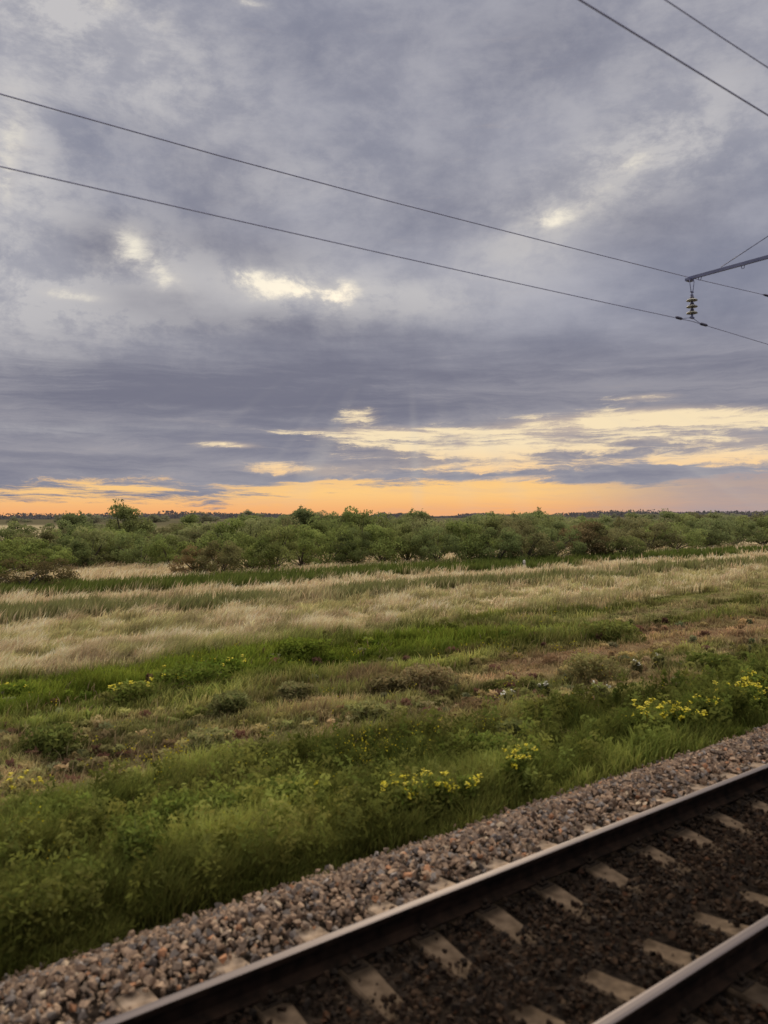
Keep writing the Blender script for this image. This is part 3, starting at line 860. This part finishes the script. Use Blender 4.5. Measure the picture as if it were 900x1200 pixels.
EDGE = 'shrubs along the near edge of the thicket'
front = [
 ('wide', 28, 690, 1.9, 4.6, (.20, .165, .075), 'dark reddish brown shrub nearest the camera at the left edge'),
 ('round', -14, 678, 2.7, 4.4, GREEN, 'green shrub at the left edge behind the dark reddish one'),
 ('round', 20, 668, 2.4, 4.0, OLIVE, 'olive shrub beside the left edge, above the reddish shrub'),
 ('round', 52, 668, 2.4, 3.6, GREEN, 'green shrub second from the left edge, right of the olive one'),
 ('round', 78, 664, 2.4, 3.2, DARK, 'small dark green shrub left of the straw clearing'),
 ('round', 106, 662, 3.0, 3.8, PALE, 'light green rounded shrub behind the straw clearing'),
 ('round', 132, 661, 2.6, 3.0, OLIVE, 'olive shrub in the middle of the clearing edge'),
 ('wide', 165, 662, 2.9, 4.2, DARK, 'dark green shrub below the tall wispy tree'),
 ('round', 200, 663, 2.5, 3.2, GREEN, 'green shrub right of the tall wispy tree'),
 ('round', 232, 673, 1.9, 2.7, RED, 'rusty red shrub jutting out before the green ones'),
 ('round', 258, 674, 2.4, 2.8, BROWN, 'brownish shrub touching the rusty red one on its right'),
 ('round', 292, 669, 2.6, 3.2, GREEN, 'green shrub right of the brownish one, at the straw edge'),
 ('round', 322, 668, 3.1, 3.2, OLIVE, 'olive green shrub with a low pale skirt of straw grass'),
 ('round', 352, 662, 3.3, 3.8, GREEN, 'green rounded shrub left of the middle of the thicket'),
 ('wide', 385, 660, 3.2, 4.6, GREEN, 'wide green shrub under the two ragged tree tops'),
 ('round', 418, 660, 2.8, 3.6, DARK, 'dark shrub just left of the middle of the photo'),
 ('round', 446, 659, 3.1, 4.0, GREEN, 'green shrub at the middle of the thicket edge'),
 ('round', 478, 658, 3.4, 3.8, OLIVE, 'olive shrub just right of the middle'),
 ('wide', 512, 659, 3.3, 4.8, DARK, 'broad dark green shrub right of the middle'),
 ('round', 545, 658, 3.4, 4.2, GREEN, 'tall green shrub left of the marker post'),
 ('round', 582, 659, 3.0, 4.0, DARK, 'dark shrub almost behind the marker post'),
 ('round', 615, 658, 3.1, 4.0, BROWN, 'brownish green shrub straight behind the marker post'),
 ('wide', 648, 656, 3.2, 4.6, DARK, 'dark spreading shrub right of the marker post'),
 ('round', 684, 654, 3.4, 4.6, RED, 'large reddish brown shrub right of the marker post'),
 ('round', 706, 654, 3.3, 4.4, BROWN, 'brown shrub merging with the large reddish one'),
 ('wide', 732, 655, 2.2, 3.6, OLIVE, 'low olive shrub at the foot of the brown ones'),
 ('round', 762, 646, 3.3, 5.0, BROWN, 'brownish shrub where the thicket edge steps back'),
 ('wide', 792, 645, 3.3, 6.0, GREEN, 'green spreading shrub behind the straw tongue on the right'),
 ('round', 826, 643, 3.4, 5.5, DARK, 'dark green shrub third from the right edge'),
 ('wide', 858, 641, 3.4, 6.2, DARK, 'dark spreading shrub second from the right edge'),
 ('round', 892, 640, 3.6, 6.0, GREEN, 'green shrub cut by the right edge of the photo'),
]
for f in front: shrub(*f, EDGE)

trees = [
 ('tree', 146, 648, 4.55, 4.2, OLIVE, 'tallest tree on the left with a thin wispy top above the horizon'),
 ('tree', 88, 640, 4.0, 3.6, DARK, 'slim dark tree left of the tallest one, its tip just over the horizon'),
 ('tree', 353, 638, 4.5, 4.4, DARK, 'ragged tree top above the horizon left of the middle'),
 ('tree', 413, 636, 4.1, 4.0, OLIVE, 'smaller ragged tree top between the middle and its left neighbour'),
 ('tree', 290, 636, 3.7, 4.2, GREEN, 'green tree left of the ragged tree tops'),
 ('tree', 784, 628, 4.5, 5.0, GREEN, 'tree with the highest top on the right side of the thicket'),
 ('tree', 742, 630, 4.2, 4.0, OLIVE, 'slender tree left of the highest one on the right'),
 ('tree', 838, 627, 4.2, 4.4, OLIVE, 'tree right of the highest one on the right'),
 ('tree', 628, 634, 4.1, 4.4, GREEN, 'green tree behind the marker post, its tip at the horizon'),
 ('tree', 487, 636, 4.2, 4.4, OLIVE, 'olive tree in the thicket right of the middle'),
 ('tree', 222, 640, 3.7, 3.2, GREEN, 'slim green tree right of the tallest tree on the left'),
]
for f in trees: shrub(*f, 'trees standing out of the thicket', 'tree', 'tree')

# the body of the thicket behind its edge
bx = []
cnt = 0
def clearing(px, py):
    if px < 65 and 612 < py < 640: return True
    if 165 < px < 215 and py < 640: return True
    if 235 < px < 290 and py < 628: return True
    if 425 < px < 540 and py < 626: return True
    return False
tries = 0
while cnt < 190 and tries < 6000:
    tries += 1
    px = random.uniform(-160, 1080); 
    lo = np.interp(px, [0, 300, 450, 750, 900], [660, 656, 650, 645, 634])
    py = 615+(lo-615)*random.random()**.8
    if clearing(px, py): continue
    X, Y = on_field(px, py)
    if any((X-a)**2+(Y-b)**2 < (1.7+.015*Y)**2 for a, b in bx): continue
    bx.append((X, Y)); cnt += 1
    k = random.choice(['round', 'round', 'wide', 'loose'])
    c = random.choice([GREEN, GREEN, DARK, OLIVE, OLIVE, PALE, BROWN]) if random.random() > .03 else RED
    h_ = random.uniform(3.3, 4.6) if px > 290 else random.uniform(2.2, 3.7)
    shrub_at(k, X, Y, h_, random.uniform(3.6, 5.8)*(1+.002*max(0, Y-60)), c,
             'bushy green shrub in the body of the thicket behind its near edge', 'shrubs crowded inside the thicket')

# small far shrubs and trees dotted along the horizon
for i in range(60):
    px = random.uniform(-150, 1050); py = random.uniform(609.2, 612.5)
    X, Y = on_field(px, py)
    shrub_at(random.choice(['round', 'wide', 'loose', 'tree']), X, Y, random.uniform(3.4, 7.5), random.uniform(7, 14), random.choice([HAZE, DARK, BROWN]),
             'small distant bush on the plain close to the horizon', 'distant bushes on the plain')

# far woodland reading as one line
nn = 60000
az = rng.uniform(-.95, .95, nn); dist = rng.uniform(1500, 2100, nn)
X = np.tan(az*.9)*dist; Y = dist
hmax = (2.0+13*sstep(.30, .75, fbm(X*.012, Y*0, 3)))*(.25+1.1*fbm(X*.06, Y*0, 9))
P = np.stack([X, Y, FIELD+rng.random(nn)**.8*hmax], 1)
c = jitter(np.tile(np.array([[.15, .15, .165]]), (nn, 1)), .25)
tag(link_mesh('far_woodland', leaf_mesh('far_woodland', P, rng.uniform(2, 5, nn), c, 1.3), M_grass),
    'thin dark line of distant woodland along the horizon', 'woodland', kind='stuff')

# ------------------------------------------------------------------ sky
world = bpy.data.worlds.new('World'); scene.world = world; world.use_nodes = True
wt = world.node_tree; wt.nodes.clear()
SUN_EL, SUN_AZ = R(10), R(2)

class E:
    """tiny expression helper that writes math nodes"""
    def __init__(s, sock): s.s = sock
    @staticmethod
    def op(o, *a):
        nd = wt.nodes.new('ShaderNodeMath'); nd.operation = o
        for i, x in enumerate(a):
            if isinstance(x, E): wt.links.new(x.s, nd.inputs[i])
            else: nd.inputs[i].default_value = x
        return E(nd.outputs[0])
    def __add__(s, o): return E.op('ADD', s, o)
    __radd__ = __add__
    def __sub__(s, o): return E.op('SUBTRACT', s, o)
    def __rsub__(s, o): return E.op('SUBTRACT', o, s)
    def __mul__(s, o): return E.op('MULTIPLY', s, o)
    __rmul__ = __mul__
    def __truediv__(s, o): return E.op('DIVIDE', s, o)
def smooth(x, a, b):
    nd = wt.nodes.new('ShaderNodeMapRange'); nd.interpolation_type = 'SMOOTHSTEP'
    nd.inputs['From Min'].default_value = a; nd.inputs['From Max'].default_value = b
    wt.links.new(x.s, nd.inputs['Value']); return E(nd.outputs['Result'])
def comb(x, y, z):
    nd = wt.nodes.new('ShaderNodeCombineXYZ')
    for i, q in enumerate((x, y, z)):
        if isinstance(q, E): wt.links.new(q.s, nd.inputs[i])
        else: nd.inputs[i].default_value = q
    return nd.outputs[0]
def noise(vec, scale, detail=6, rough=.55, dist=0.0):
    nd = wt.nodes.new('ShaderNodeTexNoise'); nd.inputs['Scale'].default_value = scale
    nd.inputs['Detail'].default_value = detail; nd.inputs['Roughness'].default_value = rough; nd.inputs['Distortion'].default_value = dist
    wt.links.new(vec, nd.inputs['Vector']); return E(nd.outputs['Fac'])
def mixc(f, a, b):
    nd = wt.nodes.new('ShaderNodeMix'); nd.data_type = 'RGBA'
    if isinstance(f, E): wt.links.new(f.s, nd.inputs['Factor'])
    else: nd.inputs['Factor'].default_value = f
    for nm, q in (('A', a), ('B', b)):
        if isinstance(q, tuple): nd.inputs[nm].default_value = (*q, 1)
        else: wt.links.new(q, nd.inputs[nm])
    return nd.outputs['Result']

tc = wt.nodes.new('ShaderNodeTexCoord'); sp_ = wt.nodes.new('ShaderNodeSeparateXYZ'); wt.links.new(tc.outputs['Generated'], sp_.inputs[0])
dx, dy, dz = (E(sp_.outputs[i]) for i in range(3))
az_ = E.op('ARCTAN2', dx, dy)
el = dz/E.op('MAXIMUM', E.op('SQRT', dx*dx+dy*dy), .0001)
elp = E.op('MAXIMUM', el, 0.0)
den = E.op('MAXIMUM', dz, 0.0)+.07
plane = comb(dx/den, dy/den, 0.0)
# noises: the deck itself (laid out on a flat layer overhead) and frayed edges
big = noise(plane, .55, 3, .55)
med = noise(comb(dx/den+big*.8, dy/den-big*.6, 0.0), 1.6, 6, .60)
puff2 = noise(comb(az_*3.6, elp*5, 1.0), 1.0, 3, .5)
puff = noise(comb(az_*10+puff2*1.2, elp*14-big*1.0, 5.0), 1.0, 9, .66)
strk2 = noise(comb(az_*1.3, elp*16, 9.0), 1.0, 3, .55)
strk = noise(comb(az_*6+strk2*1.5, elp*62+strk2*3+puff*1.2, 3.0), 1.0, 8, .70)

low = 1-smooth(el, .13, .26)                         # 1 near the horizon
tone_up = big*.24+med*.26+puff2*.30+puff*.20
tone_low = strk2*.55+strk*.45
tone = smooth(tone_up*(1-low)+tone_low*low, .37, .63)
deck = mixc(tone, (.218, .230, .302), (.402, .404, .466))
deck_low = mixc(tone, (.215, .218, .280), (.355, .342, .378))
deck = mixc(low, deck, deck_low)

wx = az_+(puff-.5)*.05
wy = el+(puff2-.5)*.03+(strk-.5)*.012
wvec = comb(wx, wy, 0.0); rvec = comb(az_, el, 0.0)
def vnode(op, *a):
    nd = wt.nodes.new('ShaderNodeVectorMath'); nd.operation = op
    for i_, q_ in enumerate(a):
        if isinstance(q_, tuple): nd.inputs[i_].default_value = q_
        else: wt.links.new(q_, nd.inputs[i_])
    return nd
ROT = {}
def rotated(vec, rot):
    if rot == 0: return vec
    key = round(rot, 2)
    if key not in ROT:
        sx_ = wt.nodes.new('ShaderNodeSeparateXYZ'); wt.links.new(vec, sx_.inputs[0])
        a_, b_ = E(sx_.outputs[0]), E(sx_.outputs[1]); c_, s_ = math.cos(rot), math.sin(rot)
        ROT[key] = comb(a_*c_+b_*s_, b_*c_-a_*s_, 0.0)
    return ROT[key]
def at(px, py):
    a = math.atan((px-450)/FPX); return a, (605-py)/FPX*math.cos(a)
def G(px, py, sx, sy, wgt, rot=0.0, warp=True):
    return (px, py, sx, sy, wgt, rot, warp)
def total(lst):
    acc = None
    for px, py, sx, sy, wgt, rot, warp in lst:
        a, e = at(px, py); c_, s_ = math.cos(rot), math.sin(rot)
        a, e = a*c_+e*s_, e*c_-a*s_
        kx, ky = FPX/sx, FPX/sy
        v_ = vnode('MULTIPLY_ADD', rotated(wvec if warp else rvec, rot), (kx, ky, 0), (-a*kx, -e*ky, 0))
        d_ = vnode('DOT_PRODUCT', v_.outputs[0], v_.outputs[0])
        ex = E.op('POWER', .6065, E(d_.outputs['Value']))
        acc = E.op('MULTIPLY_ADD', ex, wgt, acc if acc is not None else 0.0)
    return acc
# broad tonal areas of the deck (lighter veils and the dark belt)
veil = total([G(140, 60, 80, 60, .6), G(16, 190, 40, 90, 1.0), G(690, 235, 110, 34, 1.0, .5), G(760, 195, 70, 24, .5), G(180, 315, 70, 44, 1.0, -.4), G(90, 345, 90, 22, .6), G(270, 365, 180, 26, .5), G(60, 8, 80, 26, .7),
              G(560, 90, 240, 120, .25), G(40, 400, 120, 40, .55), G(840, 60, 100, 90, .25), G(350, 215, 100, 30, .35), G(345, 335, 90, 34, .8), G(20, 500, 120, 5, .5), G(470, 350, 60, 16, .4), G(240, 120, 60, 50, .3)])
deck = mixc(E.op('MINIMUM', veil*(.15+tone*.6+smooth(puff, .40, .62)*.65), 1.0), deck, (.545, .53, .54))
belt = total([G(560, 448, 420, 36, .8), G(620, 60, 200, 60, .35), G(560, 240, 120, 50, .4), G(330, 290, 40, 18, .6), G(330, 380, 120, 16, .5), G(250, 200, 60, 40, .4), G(780, 260, 60, 24, .5), G(120, 465, 240, 26, .5), G(110, 545, 170, 22, .35), G(120, 285, 36, 22, .8), G(185, 345, 40, 12, .6), G(420, 395, 130, 26, .4), G(265, 285, 50, 28, .5)])
deck = mixc(E.op('MINIMUM', belt*(.45+(1-tone)*.7), .85), deck, (.168, .170, .226))

# bright breaks: upper (puffy) and lower (streaky)
hi = total([G(345, 333, 44, 13, .92), G(398, 342, 20, 13, .75), G(290, 320, 18, 10, .45), G(190, 318, 30, 14, .52, -.5), G(158, 290, 18, 24, .34), G(88, 343, 26, 5, .55), G(20, 150, 14, 36, .45),
            G(8, 215, 8, 22, .42), G(128, 2, 20, 8, .42), G(190, 22, 14, 16, .35), G(690, 235, 60, 16, .42, .5), G(742, 190, 22, 9, .42), G(640, 255, 24, 8, .3), G(300, 3, 20, 6, .4)])
bh = smooth(hi*1.15+(puff-.5)*E.op('MINIMUM', hi*9.0, 7.0), .42, 1.45)
bh_soft = smooth(hi+(puff-.5)*E.op('MINIMUM', hi*5.0, 2.6), .02, .9)
lowg = total([G(425, 489, 18, 8, .85), G(440, 507, 75, 5, .8), G(500, 524, 90, 12, .62), G(700, 500, 100, 8, .95), G(830, 492, 80, 9, .9), G(770, 522, 150, 8, .72), G(870, 535, 60, 9, .55), G(700, 545, 120, 5, .5),
              G(265, 526, 24, 3, .95), G(355, 552, 52, 6, .9), G(150, 573, 45, 3, .85), G(750, 472, 28, 3.5, .7), G(610, 563, 36, 3.5, .85), G(520, 545, 90, 8, .5), G(640, 512, 60, 14, .3)])
amp = E.op('MINIMUM', lowg*4.0, 1.0)
bl = smooth(lowg*1.0+(strk-.5)*amp*5.2+(puff-.5)*amp*2.4, .40, 1.30)
bl_soft = smooth(lowg+(strk-.5)*1.6, .10, 1.2)

# Nishita sky seen through the breaks
sky = wt.nodes.new('ShaderNodeTexSky'); sky.sky_type = 'NISHITA'; sky.sun_disc = False
sky.sun_elevation = SUN_EL; sky.sun_rotation = SUN_AZ; sky.dust_density = 3.0
skyc = wt.nodes.new('ShaderNodeVectorMath'); skyc.operation = 'SCALE'; skyc.inputs['Scale'].default_value = .06
wt.links.new(sky.outputs[0], skyc.inputs[0])

cream_lo = mixc(smooth(el, .035, .10), (.98, .60, .27), (.93, .76, .50))
cream_hi = mixc(.12, (.94, .88, .74), skyc.outputs[0])
col_ = deck
col_ = mixc(bh_soft*.65, col_, (.62, .585, .55))
col_ = mixc(bh*.92, col_, cream_hi)
col_ = mixc(bl_soft*.75, col_, (.60, .48, .39))
col_ = mixc(bl, col_, cream_lo)

# clear orange strip under the deck; its top edge is ragged and higher to the right
fade_r = smooth(az_, .17, .42)
top_edge = .0355+(strk-.5)*.075+(strk2-.5)*.075+total([G(255, 590, 40, 60, -.012, 0, False), G(480, 590, 130, 60, .004, 0, False), G(90, 590, 90, 60, .004, 0, False)])
ob = 1-smooth(el-top_edge, -.007, .005)
orange = mixc(smooth(el, .0, .035), (.90, .42, .17), (.98, .60, .23))
orange = mixc(smooth(strk, .45, .75)*.35, orange, (.62, .42, .34))
orange = mixc(fade_r*(.62+strk*.5), orange, (.40, .325, .33))
col_ = mixc(ob, col_, orange)

# faint shafts of light under the breaks
shaft = noise(comb((az_-.03)/(E.op('MAXIMUM', .30-el, .05)), 0.0, 2.0), 5.0, 1, .5)
sh = smooth(shaft, .5, .72)*total([G(490, 535, 150, 40, .24, 0, False), G(700, 560, 130, 40, .24, 0, False)])
col_ = mixc(sh, col_, (.60, .56, .50))

# brightness added overhead, out of view, to lift the ground; dull behind the viewer
over = smooth(el, .74, 1.5)
front_ = smooth(dy, -.55, .25)
light = mixc(over, col_, (1.75, 1.56, 1.34))
light = mixc(1-E.op('MAXIMUM', front_, over), light, (.30, .30, .36))
light = mixc(smooth(el, -.01, -.002)*1.0, (.20, .17, .12), light)
bg = wt.nodes.new('ShaderNodeBackground'); wt.links.new(light, bg.inputs['Color']); bg.inputs['Strength'].default_value = 1.0
wo = wt.nodes.new('ShaderNodeOutputWorld'); wt.links.new(bg.outputs[0], wo.inputs['Surface'])

sun = bpy.data.lights.new('sun', 'SUN'); sun.energy = 1.7; sun.angle = R(14); sun.color = (1.0, .80, .54)
so = bpy.data.objects.new('sun', sun); COL.objects.link(so)
el_l = R(24)
dirv = Vector((math.sin(SUN_AZ)*math.cos(el_l), math.cos(SUN_AZ)*math.cos(el_l), math.sin(el_l)))
so.rotation_euler = dirv.to_track_quat('Z', 'Y').to_euler()
so.location = (0, 0, 50)

# ------------------------------------------------------------------ camera
cam = bpy.data.cameras.new('camera'); co = bpy.data.objects.new('camera', cam); COL.objects.link(co)
cam.sensor_fit = 'VERTICAL'; cam.sensor_height = 24.0; cam.lens = 24.0*FPX/1200
cam.clip_start = .05; cam.clip_end = 30000
co.location = (0, 0, CAMH)
co.rotation_euler = (R(90.32), R(0), 0)
co.matrix_world = Matrix.Translation((0, 0, CAMH)) @ Matrix.Rotation(R(90.32), 4, 'X') @ Matrix.Rotation(R(-.22), 4, 'Z')
cam.dof.use_dof = True; cam.dof.focus_distance = 60; cam.dof.aperture_fstop = (cam.lens/1000)/.020
scene.camera = co

scene.view_settings.view_transform = 'Standard'; scene.view_settings.look = 'None'
scene.view_settings.exposure = 0; scene.view_settings.gamma = 1
scene.cycles.max_bounces = 4; scene.cycles.diffuse_bounces = 2; scene.cycles.transparent_max_bounces = 4
